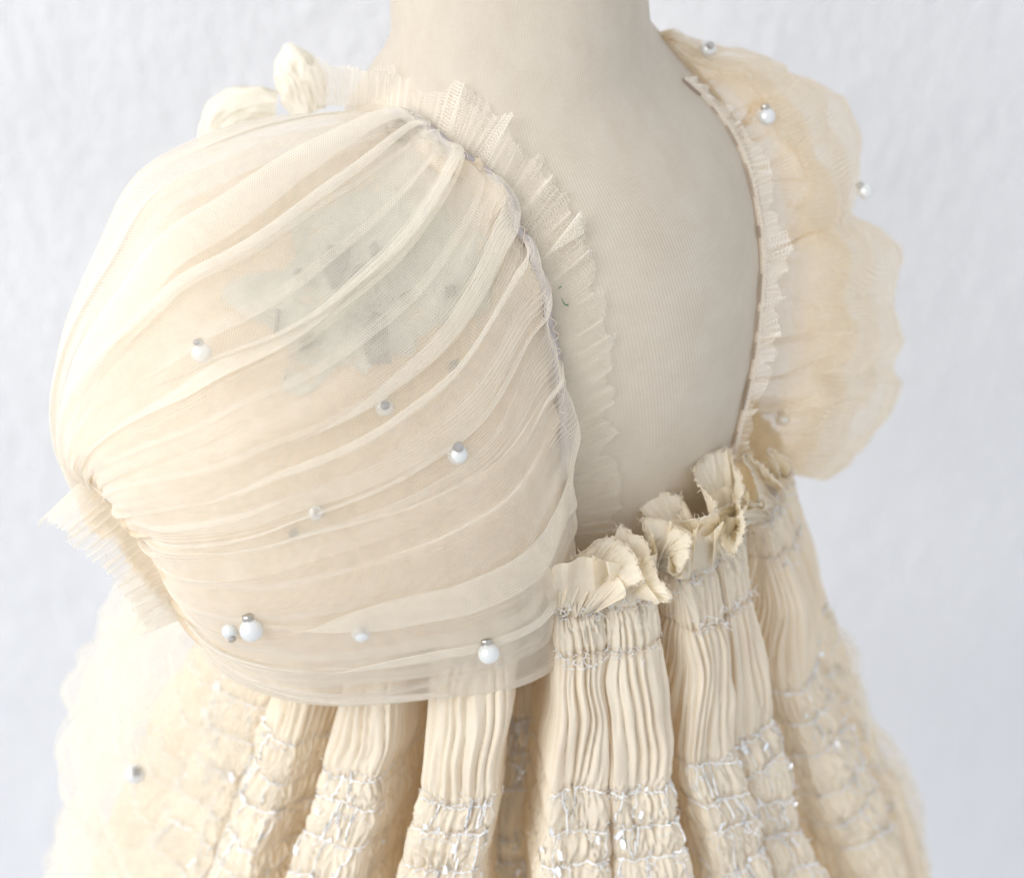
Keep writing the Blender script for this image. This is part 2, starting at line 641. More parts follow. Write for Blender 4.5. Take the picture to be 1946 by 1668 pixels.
seam_xy = [(600, 200), (690, 205), (760, 218), (815, 243), (872, 290), (930, 330), (970, 380), (985, 430), (1008, 472), (1035, 540), (1047, 610), (1058, 680), (1068, 760), (1076, 850), (1080, 950), (1080, 1050), (1078, 1120)]
edge_xy = [(585, 110), (680, 128), (790, 140), (905, 178), (975, 245), (1048, 320), (1108, 398), (1112, 445), (1138, 492), (1147, 565), (1160, 640), (1160, 730), (1162, 820), (1166, 910), (1172, 985), (1165, 1040), (1120, 1110)]
seam3 = depths_on(torso_bvh, seam_xy, -14, 0)
edge3 = depths_on(torso_bvh, edge_xy, -10, 0)
seam3[0:2, 2] += np.array([60, 25])
edge3[0:3, 2] += np.array([90, 60, 20])
_t = np.linspace(0, PI, 60)
_b = sleeve_base(np.zeros(60), _t)
_L = np.concatenate([[0], np.cumsum(np.linalg.norm(np.diff(_b[:, :2], axis=0), axis=1))])
_q = arc(seam3[3:], _L / _L[-1]) + np.array([0, 0, -14.0])
_d = _q - _b
SEAM_FIX = (np.concatenate([[-0.9], _t, [PI + 0.9]]), np.concatenate([[[0, 0, 0]], _d, [[0, 0, 0]]]))


def sleeve_surface(s, th, h):
    e = 1e-3
    P0 = sleeve_base(s, th)
    dS = sleeve_base(np.clip(s + e, 0, 1), th) - sleeve_base(np.clip(s - e, 0, 1), th)
    dT = sleeve_base(s, th + e) - sleeve_base(s, th - e)
    Nn = np.cross(dS, dT)
    Nn /= np.linalg.norm(Nn, axis=-1)[..., None] + 1e-9
    C = (cr(S_T, s) + cr(S_B, s)) / 2
    sg = np.sign(np.median(np.sum(Nn * (P0 - C), -1)))
    return P0 + Nn * sg * h[..., None]


def sleeve_shell(name, seed, folds, off, ns, nt_, mat, parent, lump=14, gather=5.0):
    nz = Noise(seed)
    th = np.concatenate([np.linspace(-1.45, PI + 0.4, nt_), np.linspace(PI + 0.4, 2 * PI - 1.45, nt_ // 8)[1:-1]])
    s = np.linspace(0, 1, ns)
    s = s + 0.02 * np.sin(2 * PI * s)          # a little denser at the ends
    ss, tt = np.meshgrid(s, th, indexing='ij')
    dth = np.zeros_like(tt)
    hgt = np.zeros_like(tt)
    for (t0, w, ov, B, sgn, a, b, drift) in folds:
        tc = t0 + drift * (ss - 0.5) + 0.015 * nz(ss * 2 + t0 * 9, t0 * 7)
        x = (tt - tc) / w
        env = smooth(a - 0.12, a + 0.10, ss) * (1 - smooth(b - 0.14, b + 0.14, ss))
        if a <= 0:
            env = 1 - smooth(b - 0.25, b + 0.10, ss)
        if b >= 1:
            env = smooth(a - 0.12, a + 0.2, ss) if a > 0 else np.ones_like(ss)
        env = env * (0.8 + 0.2 * nz(ss * 4 + t0 * 3, 3.3))
        g = np.exp(-x * x)
        dth -= env * ov * w * x * g * 1.55
        hgt += -sgn * env * B * x * np.exp(-x * x / 3.0) * 1.2
    # pleating into both seams
    gath = np.exp(-(ss / 0.10) ** 2) + np.exp(-((1 - ss) / 0.13) ** 2)
    ph = tt * 46 + 5 * nz(tt * 6, ss * 2)
    hgt += gather * gath * np.sin(ph)
    dth += 0.016 * gath * np.sin(ph + 1.3)
    mid = smooth(0, 0.12, ss) * (1 - smooth(0.88, 1, ss))
    hgt += mid * (lump * nz(tt * 2.6 + 3, ss * 2.0) + 7 * nz(tt * 5 + 3, ss * 3.5 + 2) + 7.0 * nz(tt * 11, ss * 1.6 + 7) + 0.8 * nz(tt * 30, ss * 7))
    hgt += off * smooth(-0.02, 0.12, ss) * (1 - smooth(0.74, 0.97, ss))
    # the gathers sweep diagonally down from the shoulder
    t1 = tt + dth
    t1 = t1 + 0.95 * np.sin(PI * np.clip(ss, 0, 1) ** 0.9) * np.exp(-(t1 / 1.7) ** 2)
    Pp = sleeve_surface(ss, t1, hgt)
    # scalloped overhang at the armhole seam
    ov_ = np.exp(-((ss - 0.035) / 0.03) ** 2) * (14 + 15 * nz(tt * 7, 1.5)) * (1 + 0.4 * smooth(1.4, 2.2, tt))
    Pp[..., 0] += ov_ * np.sin(np.clip(tt, 0, PI)) * (off == 0)
    if off < 0:
        k_ = np.exp(-(ss / 0.10) ** 2)
        Pp[..., 2] += 15 * k_
        Pp[..., 0] -= 12 * k_ * np.sin(np.clip(tt, 0, PI))
    # cloth coordinates by real length, so the net keeps its cell size
    r0, r1 = int(ns * 0.25), int(ns * 0.6)
    cu_ = np.concatenate([np.zeros((ns, 1)), np.cumsum(np.linalg.norm(np.diff(Pp, axis=1), axis=-1), axis=1)], axis=1)[r0:r1].mean(0)
    cs_ = np.concatenate([np.zeros((1, Pp.shape[1])), np.cumsum(np.linalg.norm(np.diff(Pp, axis=0), axis=-1), axis=0)], axis=0)[:, nt_ * 2 // 5: nt_ * 4 // 5].mean(1)
    uv = np.stack(np.broadcast_arrays(cu_[None, :], cs_[:, None]), -1)
    return grid_obj(name, Pp, mat, parent, uv, wrap=True), Pp, ss, tt


def rand_folds(seed, n, ov=(0.5, 3.0), w=(0.02, 0.14), B=(4, 14)):
    r = np.random.default_rng(seed)
    out = []
    for t0 in np.linspace(-1.3, 3.05, n) + r.uniform(-0.05, 0.05, n):
        kind = r.choice([0, 1, 2, 3, 3, 3])
        a, b = [(0, r.uniform(0.35, 0.75)), (0, r.uniform(0.5, 0.9)), (r.uniform(0.3, 0.6), 1), (0, 1)][kind]
        out.append((t0, w[0] + (w[1] - w[0]) * r.random() ** 1.6, ov[0] + (ov[1] - ov[0]) * r.random(), r.uniform(*B), r.choice([-1, 1], p=[0.35, 0.65]), a, b, r.uniform(-0.14, 0.14)))
    return out


sleeve, SP, _, _ = sleeve_shell('sleeve', 11, rand_folds(5, 27), 0, 190, 960, M['tulle'], dress)
sleeve['label'] = 'puff sleeve of sheer pleated cream tulle nearest the camera'
under, UP, _, _ = sleeve_shell('tulle_underlayer', 23, rand_folds(9, 19), -38, 150, 620, M['tulle_under'], sleeve)
lin, LP, _, _ = sleeve_shell('sleeve_lining', 31, rand_folds(14, 9, ov=(0.4, 0.9), w=(0.08, 0.16), B=(10, 22)), -92, 100, 300, M['core'], sleeve, lump=22)


def bvh_of(Pp, wrap=True):
    a, b = max(1, Pp.shape[0] // 70), max(1, Pp.shape[1] // 260)
    Pp = Pp[::a, ::b]
    return BVHTree.FromPolygons([tuple(v) for v in to_world(Pp).reshape(-1, 3)], grid_faces(Pp.shape[0], Pp.shape[1], wrap).tolist())


sleeve_bvh = bvh_of(SP)


# ---- frills: a ribbon gathered on a seam line
def frill(name, seam, edge, n_u, n_v, pleats, amp_d, amp_t, mat, parent, seed, jag=3.0, wob=10.0, toward=-1, width_uv=90, pw=0.9, grow=(1, 1)):
    nz = Noise(seed)
    u = np.linspace(0, 1, n_u)
    Sm = arc(seam, u)
    Ed = arc(edge, u)
    L = np.sum(np.linalg.norm(np.diff(Sm[:, :2], axis=0), axis=1))
    v = np.linspace(0, 1, n_v)
    uu, vv = np.meshgrid(u, v, indexing='ij')
    ph = np.interp(u, np.linspace(0, 1, len(pleats)), np.concatenate([[0], np.cumsum((np.array(pleats[1:]) + np.array(pleats[:-1])) / 2) / (len(pleats) - 1)])) * 2 * PI
    ph = ph + 4.0 * nz(u * 15, 0.5) + 1.6 * nz(u * 37, 2.5)
    ext = 1 + (wob * nz(u * 60, 4.2) + wob * 0.8 * nz(ph / 2 / PI * 1.0, 9.1)) / np.maximum(20, np.linalg.norm(Ed - Sm, axis=1))
    jg = jag * np.random.default_rng(seed).uniform(-1, 1, n_u) / np.maximum(20, np.linalg.norm(Ed - Sm, axis=1))
    dirv = (Ed - Sm) * ext[:, None]
    Pp = Sm[:, None] + dirv[:, None] * vv[..., None]
    Pp += (Ed - Sm)[:, None] * (jg[:, None] * smooth(0.93, 1, vv))[..., None]
    tan = np.gradient(Sm, axis=0)
    tan /= np.linalg.norm(tan, axis=1)[:, None] + 1e-9
    amp = np.clip(0.65 + 0.9 * nz(u * 21, 7.7), 0.12, 1.5) * lut([(0, grow[0]), (0.5, grow[0]), (0.75, grow[1]), (1, grow[1])], u)
    fall = vv ** pw
    wv = np.sin(ph)[:, None] + 0.35 * np.sin(ph * 2.1 + 1)[:, None] * vv
    Pp[..., 2] += toward * (amp_d * amp[:, None] * fall * (wv + 1.0) + 0.12 * amp_d * nz(uu * 40, vv * 3) * vv)
    Pp += tan[:, None] * (amp_t * amp[:, None] * fall * np.cos(ph + 0.4)[:, None])[..., None]
    uv = np.stack([ph[:, None] / 2 / PI * width_uv * 0.9 * np.ones_like(vv), vv * width_uv], -1)
    return grid_obj(name, Pp, mat, parent, uv), Pp


fr, FP = frill('armhole_frill', seam3, edge3, 1500, 26, [6, 6, 7, 9, 11, 13, 20, 34, 48, 56, 60, 64], 9, 10, M['tulle_frill'], sleeve, 3, jag=4.5, wob=20, grow=(2.2, 0.6))
edge3b = edge3.copy()
edge3b[:, :2] = seam3[:, :2] + (edge3[:, :2] - seam3[:, :2]) * 0.86
frb, _ = frill('armhole_frill', seam3 + np.array([0, 0, 6]), edge3b + np.array([0, 0, 5]), 1100, 16, [12, 12, 14, 17, 20, 24, 34, 48, 56, 60, 62, 66], 6, 7, M['tulle_frill'], sleeve, 4, jag=2, wob=8, grow=(1.6, 0.6))

# elastic band and zigzag stitching along the seam
el = arc(seam3 + np.array([-2, 0, 1]), np.linspace(0.12, 0.97, 260))
nzz = Noise(77)
el[:, 0] += 3 * nzz(np.arange(260) / 9.0, 1)
V_, F_ = tube_arrays(to_world(el), S * 8, 8)
mesh_from('elastic_band', V_, F_, M['elastic'], sleeve)
nst = 46
tz = np.sort(np.linspace(0.22, 0.80, nst) + RNG.uniform(-0.005, 0.005, nst))
base = arc(seam3 + np.array([3, 0, -11]), tz)
tg = np.gradient(base, axis=0)
tg /= np.linalg.norm(tg, axis=1)[:, None]
nrm = np.stack([-tg[:, 1], tg[:, 0], 0 * tg[:, 0]], -1)
amp = np.where(np.arange(nst) % 2 == 0, 8.0, -6.0) * RNG.uniform(0.1, 1.5, nst)
zz = base + nrm * amp[:, None]
zz[:, 2] -= RNG.uniform(0, 8, nst)
zz = cr(zz, np.linspace(0, 1, nst * 5))
V_, F_ = tube_arrays(to_world(zz), S * 0.9, 5)
mesh_from('zigzag_stitching', V_, F_, M['cream_thread'], sleeve, smoothed=False)

# cuff band and its frill
cu = np.linspace(-0.3, PI + 0.3, 200)
s1 = np.ones_like(cu)
cuff = sleeve_base(s1 * 0.985, cu)
fr_edge_T, fr_edge_B = np.array([78, 990, 60.]), np.array([268, 1205, 60.])
M1, H1 = (fr_edge_T + fr_edge_B) / 2, (fr_edge_T - fr_edge_B) / 2
cedge = M1 + H1 * np.cos(cu)[:, None] * 1.02 + np.array([18, -20, -150.]) * np.sin(cu)[:, None]
frill('cuff_frill', cuff, cedge, 1000, 22, [20] * 6, 8, 9, M['tulle_frill'], sleeve, 8, jag=1.2, wob=9, pw=0.8)
frill('cuff_frill', cuff + np.array([4, -3, 18]), M1 + np.array([10, -8, 40]) + (cedge - M1) * 0.93, 800, 16, [18] * 6, 8, 8, M['tulle_cuff'], sleeve, 9, jag=5, wob=14, pw=0.8)
cb = sleeve_base(s1 * 0.975, cu) + np.array([0, 0, -7])
V_, F_ = tube_arrays(to_world(cb), S * 5, 6)
mesh_from('cuff_seam', V_, F_, M['cream_thread'], sleeve, smoothed=False)

# ---- far sleeve
R_S = [(1248, 62), (1268, 105), (1300, 150), (1345, 192), (1392, 255), (1424, 330), (1442, 420), (1449, 500), (1444, 590), (1434, 680), (1418, 760), (1398, 840), (1390, 880)]
R_O = [(1262, 58), (1345, 84), (1430, 104), (1505, 126), (1583, 178), (1630, 262), (1652, 400), (1697, 470), (1706, 590), (1716, 668), (1697, 765), (1640, 858), (1560, 912)]


def far_sleeve(name, seed, off, na, nb, mat, parent, nf, puff=1.0):
    nz = Noise(seed)
    r = np.random.default_rng(seed)
    a = np.linspace(0, 1, na)
    b = np.linspace(0, PI * 0.93, nb)
    aa, bb = np.meshgrid(a, b, indexing='ij')
    a2 = aa.copy()
    hd = np.zeros_like(aa)
    for t0 in np.linspace(0.06, 0.95, nf) + r.uniform(-0.02, 0.02, nf):
        w = r.uniform(0.012, 0.03)
        x = (aa - t0 - 0.03 * nz(bb * 1.5, t0 * 9)) / w
        env = (0.7 + 0.3 * nz(bb * 1.2, t0 * 31)) * (1 - 0.62 * smooth(0.5, 1.35, bb) * (1 - smooth(1.9, 2.4, bb)))
        a2 -= env * r.uniform(0.8, 1.8) * w * x * np.exp(-x * x) * 1.5
        hd += r.choice([-1, 1]) * env * r.uniform(6, 15) * x * np.exp(-x * x / 3)
    a2 = np.clip(a2, 0, 1)
    Sd = cr(np.array(R_S, float), a2)
    Od = cr(np.array(R_O, float), a2)
    f = np.sin(bb) ** 0.85
    f = np.where(bb > PI / 2, 0.15 + 0.85 * f, f)
    xy = Sd + (Od - Sd) * f[..., None] * (1 + off / 200.0)
    w_ = np.linalg.norm(Od - Sd, axis=-1)
    dd = 205 + w_ * (-0.45 * np.sin(bb) * np.cos(bb) * puff * 2 * (bb < PI / 2) + 1.25 * (1 - np.cos(bb)) * 0.9)
    # seam depth follows the torso side
    dd += slut([(0, -60), (0.2, -35), (0.5, 20), (0.8, 60), (1, 95)], aa)
    fall = np.sin(bb)
    dd += (hd * 1.3 + 34 * nz(aa * 7, bb * 2.4) + 14 * nz(aa * 19, bb * 4)) * fall
    rad = (Od - Sd) / (w_[..., None] + 1e-6)
    xy = xy + rad * ((hd * 0.9 + 20 * nz(aa * 8 + 5, bb * 2.3) + 8 * nz(aa * 22, bb * 3) + 7 * np.sin(aa * 150 + 4 * nz(aa * 9, bb)) * np.exp(-(bb / 0.35) ** 2)) * fall)[..., None]
    for a0, dp in ((0.13 + r.uniform(-.03, .03), 14), (0.27, 16), (0.40, 12), (0.515 + 0.0002 * off, 26), (0.64 + r.uniform(-.04, .04), 14), (0.775 + r.uniform(-.02, .02), 24), (0.87, 16), (0.94, 12)):
        q = np.exp(-((aa - a0 - 0.035 * nz(bb * 1.4, a0 * 30)) / (0.016 + 0.01 * np.sin(bb))) ** 2) * smooth(0.1, 0.9, bb)
        xy = xy - rad * (q * dp * (0.4 + 0.6 * np.sin(bb)))[..., None]
        dd = dd + 1.5 * dp * q
    Pp = np.concatenate([xy, dd[..., None]], -1)
    uv = np.stack([aa * 1000, bb * 170], -1)
    return grid_obj(name, Pp, mat, parent, uv), Pp


fsl, FSP = far_sleeve('sleeve', 41, 0, 700, 90, M['tulle_far'], dress, 20)
fsl['label'] = 'far puff sleeve of sheer cream tulle beyond the bare back'
far_sleeve('tulle_underlayer', 47, -28, 460, 60, M['tulle_far'], fsl, 16)
far_sleeve('sleeve_lining', 53, -66, 240, 40, M['tulle_heavy'], fsl, 8)
far_bvh = bvh_of(FSP, False)

rs_xy = R_S[2:]
rs3 = np.array([[x - 2, y, 60 + 130 * i / 10.0] for i, (x, y) in enumerate(rs_xy)], float)
rdep = depths_on(torso_bvh, [(x - 14, y) for x, y in rs_xy], 0, 150)
rs3[:, 2] = rdep[:, 2] + 18
seamr = arc(rs3, np.linspace(0, 1, 240))
parts = []
k = 0
r_ = np.random.default_rng(12)
while k < 236:
    n = int(r_.integers(6, 22))
    seg = seamr[k:k + n]
    if len(seg) > 3:
        parts.append(tube_arrays(to_world(seg + np.array([0, 0, -6])), S * r_.uniform(0.9, 2.3), 6))
    k += n + int(r_.integers(4, 22))
V_, F_ = join_arrays(parts)
mesh_from('gathering_seam', V_, F_, M['dark_elastic'], fsl)
V_, F_ = tube_arrays(to_world(seamr + np.array([3, 0, 4])), S * 7, 6)
mesh_from('elastic_band', V_, F_, M['cream_thread'], fsl)
re_ = rs3.copy()
re_[:, 0] += np.array([18, 26, 34, 40, 42, 40, 38, 36, 34, 36, 36])
re_[:, 1] -= 4
re_[:, 2] -= 34
frill('armhole_frill', rs3 + np.array([2, 0, -10]), re_, 900, 14, [5, 8, 14, 18, 18, 15, 14, 14], 15, 13, M['tulle_frill'], fsl, 15, jag=2, wob=20, width_uv=40)
V_, F_ = None, None

# ---- pleated bodice and skirt: horizontal rings round the body's axis
XR = [(760, 1440), (870, 1478), (930, 1496), (1000, 1512), (1050, 1525), (1180, 1540), (1290, 1583), (1440, 1650), (1530, 1697), (1668, 1728), (1900, 1790)]
XL = [(760, 560), (870, 522), (1000, 490), (1180, 430), (1290, 380), (1440, 300), (1530, 260), (1668, 210), (1900, 150)]


def ring(h, ph, dr):
    xr, xl = slut(XR, h), slut(XL, h)
    cx, rx = (xr + xl) / 2, (xr - xl) / 2
    r = rx + dr
    return np.stack([cx + r * np.sin(ph), h + 0.545 * r * np.cos(ph), 300 + 0.65 * (h - 870) - 0.84 * r * np.cos(ph)], -1)


BUND = [(-1.75, -1.34), (-1.30, -1.02), (-1.0, -0.80), (-0.68, -0.465), (-0.345, -0.065), (0.095, 0.30), (0.305, 0.53), (0.605, 0.80), (0.81, 0.99), (1.16, 1.40), (1.44, 1.75)]
HGT = [16, 22, 24, 44, 34, 34, 38, 38, 26, 24, 20]
THREADS = [893, 972, 1196, 1254, 1310, 1366, 1424, 1484]


def fold_profile(q):
    """big folds round the skirt: radial offset (px), widening shift (rad)"""
    def slot(a, b, c, d):
        return smooth(a, b, q) * (1 - smooth(c, d, q))
    floor = -28.0 - 225 * slot(-0.10, -0.06, 0.075, 0.11) - 200 * slot(0.51, 0.54, 0.60, 0.63) - 140 * slot(0.97, 1.01, 1.14, 1.18) \
        - 200 * slot(-0.82, -0.79, -0.69, -0.66) - 215 * slot(-0.48, -0.455, -0.355, -0.33)
    g = floor.copy()
    mid = q.copy()
    top = np.zeros_like(q)
    for (a, b), H_ in zip(BUND, HGT):
        t = (q - a) / (b - a)
        bump = np.clip(1 - np.abs(2 * t - 1) ** 4.5, 0, 1)
        ins = (t > 0) & (t < 1)
        g = np.where(ins, np.maximum(g, floor + (H_ - floor) * bump ** 0.4), g)
        mid = np.where(ins, (a + b) / 2, mid)
        top = np.where(ins, bump ** 0.7, top)
    outer = (q < BUND[0][0]) | (q > BUND[-1][1])
    g = np.where(outer, -10 + 14 * np.sin(q * 16), g)
    sh = np.where(outer, 0, (q - mid) * 0.10 * top)
    return g, sh


_q = np.linspace(-PI, PI, 12001)
_g, _sh = fold_profile(_q)
_kk = np.hanning(41)
_kk /= _kk.sum()
_g = np.convolve(np.pad(_g, 20, 'edge'), _kk, 'valid')
_sh = np.convolve(np.pad(_sh, 20, 'edge'), _kk, 'valid')
_gp = np.gradient(_g, _q)
_len = np.concatenate([[0], np.cumsum(np.hypot(540 * np.diff(_q + _sh), np.diff(_g)))])
_len -= np.interp(0.0, _q, _len)


def skirt_r(q, h, nz):
    """q: place on the folded cloth; returns radial offset (px) and angle shift"""
    g = np.interp(q, _q, _g)
    sh = np.interp(q, _q, _sh)
    gp = np.interp(q, _q, _gp)
    c = np.interp(q, _q, _len) / 540.0          # real distance along the cloth
    drift = 0.03 * nz(h / 170.0, q * 3) + 0.012 * nz(h / 60.0, q * 4 + 9)
    depth = lut([(780, 0.25), (893, 0.30), (972, 0.42), (1060, 0.80), (1150, 1.0), (1500, 1.05), (1900, 1.1)], h)
    # fine pleat ridges, finer and more broken inside the shirred bands
    fine = np.clip(smooth(1150, 1215, h) + (1 - smooth(900, 985, h)) * 0.9, 0, 1)
    w1 = c * 88 + 2.6 * nz(c * 14, h / 150.0) + 1.2 * nz(c * 40, h / 330.0)
    w2 = c * 150 + 5.0 * nz(c * 22, h / 45.0) + 2.0 * nz(c * 70, h / 24.0)
    r1 = np.abs(np.sin(w1)) ** 0.7 - 0.5
    r2 = np.abs(np.sin(w2)) ** 0.8 - 0.5
    a1 = 19 * (0.8 + 0.5 * nz(c * 30, h / 260.0) ** 2 + 0.25 * nz(c * 60, 3.1))
    a = a1 * r1 * (1 - 0.65 * fine) + 13.0 * r2 * fine * (0.7 + 0.5 * nz(c * 50, h / 30.0)) + 3.0 * nz(c * 90, h / 60.0)
    # pinched at each elastic thread, puffed between
    for T_ in THREADS:
        hw = h + 13 * nz(q * 5, T_) + 3 * nz(q * 30, T_ + .5)
        a = a - 7 * np.exp(-((hw - T_) / 9.0) ** 2)
        if T_ > 1100:
            a = a + 3.5 * np.exp(-((hw - T_ - 28) / 17.0) ** 2)
    s_ = gp * depth
    ln = np.hypot(540.0, s_)
    wall = 1 - 0.45 * np.abs(s_) / ln
    dr = g * depth + 16 * nz(c * 9, h / 240.0) * depth + 7 * nz(c * 7, h / 80.0) + a * wall * 540.0 / ln
    return dr, sh * depth + drift - a * wall * s_ / ln / 540.0


snz = Noise(61)
_lm = np.linspace(np.interp(-1.78, _q, _len), np.interp(1.78, _q, _len), 1950)
phi = np.concatenate([np.interp(_lm, _len, _q), np.linspace(1.78, 2 * PI - 1.78, 160)[1:-1]])
hv = np.concatenate([np.linspace(862, 1180, 76, endpoint=False), np.linspace(1180, 1560, 124, endpoint=False), np.linspace(1560, 1900, 16)])
hh, pp = np.meshgrid(hv, phi, indexing='ij')
_pq = np.where(pp > PI, pp - 2 * PI, pp)
dr, dph = skirt_r(_pq, hh, snz)
SK = ring(hh, pp + dph, dr)
skirt = grid_obj('pleated_skirt', SK, M['crinkle'], dress, None, wrap=True)
skirt['label'] = 'crinkle-pleated cream skirt hanging in deep folds below the ruffled back edge'
skirt_bvh = bvh_of(SK)


def skirt_line(h0, ph, lift=4.0):
    h = h0 + 0 * ph - 13 * snz(ph * 5, h0) - 3 * snz(ph * 30, h0 + .5)
    d_, p_ = skirt_r(ph, h, snz)
    return ring(h, ph + p_, d_ + lift)


# elastic shirring threads with short eyelash fuzz
rr = np.random.default_rng(19)
for T_ in THREADS:
    ph = np.linspace(-1.75, 1.75, 900)
    ln = skirt_line(T_, ph, 6.0)
    nn_ = skirt_line(T_, ph, 9.0) - ln
    jit = rr.normal(size=900)
    jit = np.convolve(jit, np.ones(4) / 4, 'same')
    ln[:, 1] += 1.4 * jit
    wid = 1.3 + 1.0 * np.abs(np.convolve(rr.normal(size=900), np.ones(3) / 3, 'same')) + (2.6 * np.clip(np.convolve(rr.normal(size=900), np.ones(5) / 2.3, 'same') - 1.3, 0, 2) if T_ > 1000 else 0)
    V_, F_ = flat_tube(ln, nn_, wid, 0.5 * wid)
    th_o = mesh_from('shirring_thread', V_, F_, M['thread'] if T_ > 1000 else M['cream_thread'], skirt)
    # fuzz
    parts = []
    nfz = 520 if T_ > 1000 else 520
    for q in skirt_line(T_ + rr.normal(size=nfz) * 4, rr.uniform(-1.3, 1.5, nfz), 6.0):
        ln_ = rr.uniform(5, 15) if T_ > 1000 else rr.uniform(8, 24)
        dv = np.array([rr.normal() * 0.9, rr.normal() * 0.8, -abs(rr.normal()) * 0.7])
        dv /= np.linalg.norm(dv)
        bend = rr.normal(size=3) * ln_ * 0.18
        pts = np.array([q, q + dv * ln_ * 0.5 + bend, q + dv * ln_])
        parts.append(tube_arrays(to_world(pts), S * np.array([1.1, 1.0, 0.5]), 3))
    V_, F_ = join_arrays(parts)
    fz = mesh_from('eyelash_fuzz', V_, F_, M['thread'], skirt)
    fz['kind'] = 'stuff'

# loose white float threads looping between the shirring rows
for i, T_ in enumerate(THREADS[2:-1]):
    T2 = THREADS[3 + i]
    parts = []
    for p0 in rr.uniform(-1.25, 1.35, 44):
        nn = 14
        t = np.linspace(0, 1, nn)
        up = rr.random() < 0.5
        hl = T_ + (T2 - T_) * (t if up else 1 - t) * rr.uniform(0.6, 1.05)
        pl = p0 + rr.normal() * 0.022 * t + 0.004 * np.sin(t * 5 + rr.uniform(0, 6)) + 0.0006 * rr.normal(size=nn)
        q = skirt_line(hl, pl, 5.0)
        parts.append(flat_tube(q, skirt_line(hl, pl, 8.0) - q, rr.uniform(0.8, 2.0), 0.6, 6))
    V_, F_ = join_arrays(parts)
    o = mesh_from('loose_thread', V_, F_, M['thread'], skirt)
    o['kind'] = 'stuff'

# foil flecks caught in the shirring
fl_v, fl_f = [], []
for i in range(5):
    for j in range(3):
        fl_v.append(((j - 1) * 4.2 * (1 - 0.12 * abs(i - 2)), (i - 2) * 4.2, 1.2 * math.sin(i * 1.7) + 0.8 * (j - 1) ** 2))
fme = bpy.data.meshes.new('foil_fleck')
fme.from_pydata([(a * S, b * S, c * S) for a, b, c in fl_v], [], grid_faces(5, 3).tolist())
fme.materials.append(M['sequin'])
for k in range(110):
    p0 = rr.uniform(-1.35, 1.45)
    h0 = rr.choice(THREADS[2:]) + rr.normal() * 20 + 18
    a = skirt_line(h0, np.array([p0]), 12.0)[0]
    o = link('foil_fleck', fme, skirt)
    o.location = to_world(a)
    eul = Quaternion((0, 0, 1), rr.uniform(-0.7, 0.7)).to_matrix().to_4x4()
    tilt = Matrix.Rotation(rr.normal() * 0.5, 4, 'X') @ Matrix.Rotation(rr.normal() * 0.5 + 0.5 * math.sin(p0), 4, 'Y')
    o.matrix_basis = Matrix.Translation(o.location) @ cam.rotation_euler.to_matrix().to_4x4() @ eul @ tilt @ Matrix.Scale(rr.uniform(0.6, 1.35), 4)

# ---- ruffled back edge: ribbon between the gathered line and a wandering free edge
EDGE = [(1040, 1150, -150), (1075, 1079, -135), (1105, 1049, -120), (1162, 1019, -95), (1195, 1042, -140), (1224, 1100, -175), (1205, 1108, -150),
        (1185, 1060, -95), (1170, 1000, -65), (1222, 1025, -100), (1245, 1090, -150), (1279, 1142, -165), (1236, 1130, -120), (1250, 1060, -70), (1215, 985, -30), (1262, 990, -50), (1311, 1024, -110), (1306, 1060, -125), (1276, 1095, -105),
        (1268, 1020, -40), (1210, 965, 10), (1242, 936, 25), (1297, 944, 15), (1284, 976, -10), (1316, 992, -50), (1366, 962, -60), (1330, 925, -20), (1318, 890, 20), (1348, 864, 55), (1382, 850, 75), (1392, 876, 50),
        (1414, 925, -5), (1409, 955, -45), (1414, 1010, -60), (1395, 1056, -60), (1370, 1030, -30), (1360, 975, 0), (1405, 950, 30), (1440, 960, 40), (1432, 905, 70), (1412, 860, 105), (1450, 884, 95), (1496, 930, 90), (1488, 905, 130), (1458, 850, 160), (1505, 884, 165), (1492, 915, 190), (1470, 880, 230)]
EDGE = np.array(EDGE, float)
nE = len(EDGE)
nu, nv = 1100, 26
u = np.linspace(0, 1, nu)
eg = cr(EDGE, u)
_k = np.hanning(27)
_k /= _k.sum()
eg = np.stack([np.convolve(np.pad(eg[:, c], 13, 'edge'), _k, 'valid') for c in range(3)], -1)
ph_b = np.interp(u, [0, 1], [0.06, 1.5])
rn = Noise(91)
bs = ring(np.full(nu, 893.0), ph_b + 0.02 * np.sin(u * nE * 1.2), -6 + 6 * np.sin(u * 90))
bs = skirt_line(890.0, ph_b + 0.012 * np.sin(u * 70), 2.0)
vv = np.linspace(0, 1, nv)
w = vv[None, :, None]
# leave the gathered line steeply, then bend over to the free edge
ctrl = bs + (eg - bs) * 0.55 + np.array([0, -14, -10.0])
RP = bs[:, None] * (1 - w) ** 2 + 2 * ctrl[:, None] * w * (1 - w) + eg[:, None] * w ** 2
UU, VV = np.meshgrid(u, vv, indexing='ij')
RP[..., 2] += (7 * rn(UU * 190, VV * 2) + 9 * rn(UU * 60, VV * 3 + 4)) * np.sin(VV * PI * 0.9)
RP[..., 0] += 5 * rn(UU * 210, VV * 2 + 7) * np.sin(VV * PI * 0.9)
RP[..., 0] += 4 * rn(UU * 120, VV * 3 + 9) * VV + 0.5 * np.sin(UU * 900 + 3 * rn(UU * 60, VV * 2)) * VV
RP[..., 2] += 0.9 * np.sin(UU * 900 + 1.2 + 3 * rn(UU * 60, VV * 2)) * (0.3 + 0.7 * VV)
RP[..., 1] += 4 * rn(UU * 130 + 40, VV * 3 + 2) * VV + 1.2 * rn(UU * 500, 5.5) * smooth(0.9, 1, VV)
_du = np.gradient(RP, axis=0)
_dv = np.gradient(RP, axis=1)
_n = np.cross(_du, _dv)
_n /= np.linalg.norm(_n, axis=-1)[..., None] + 1e-9
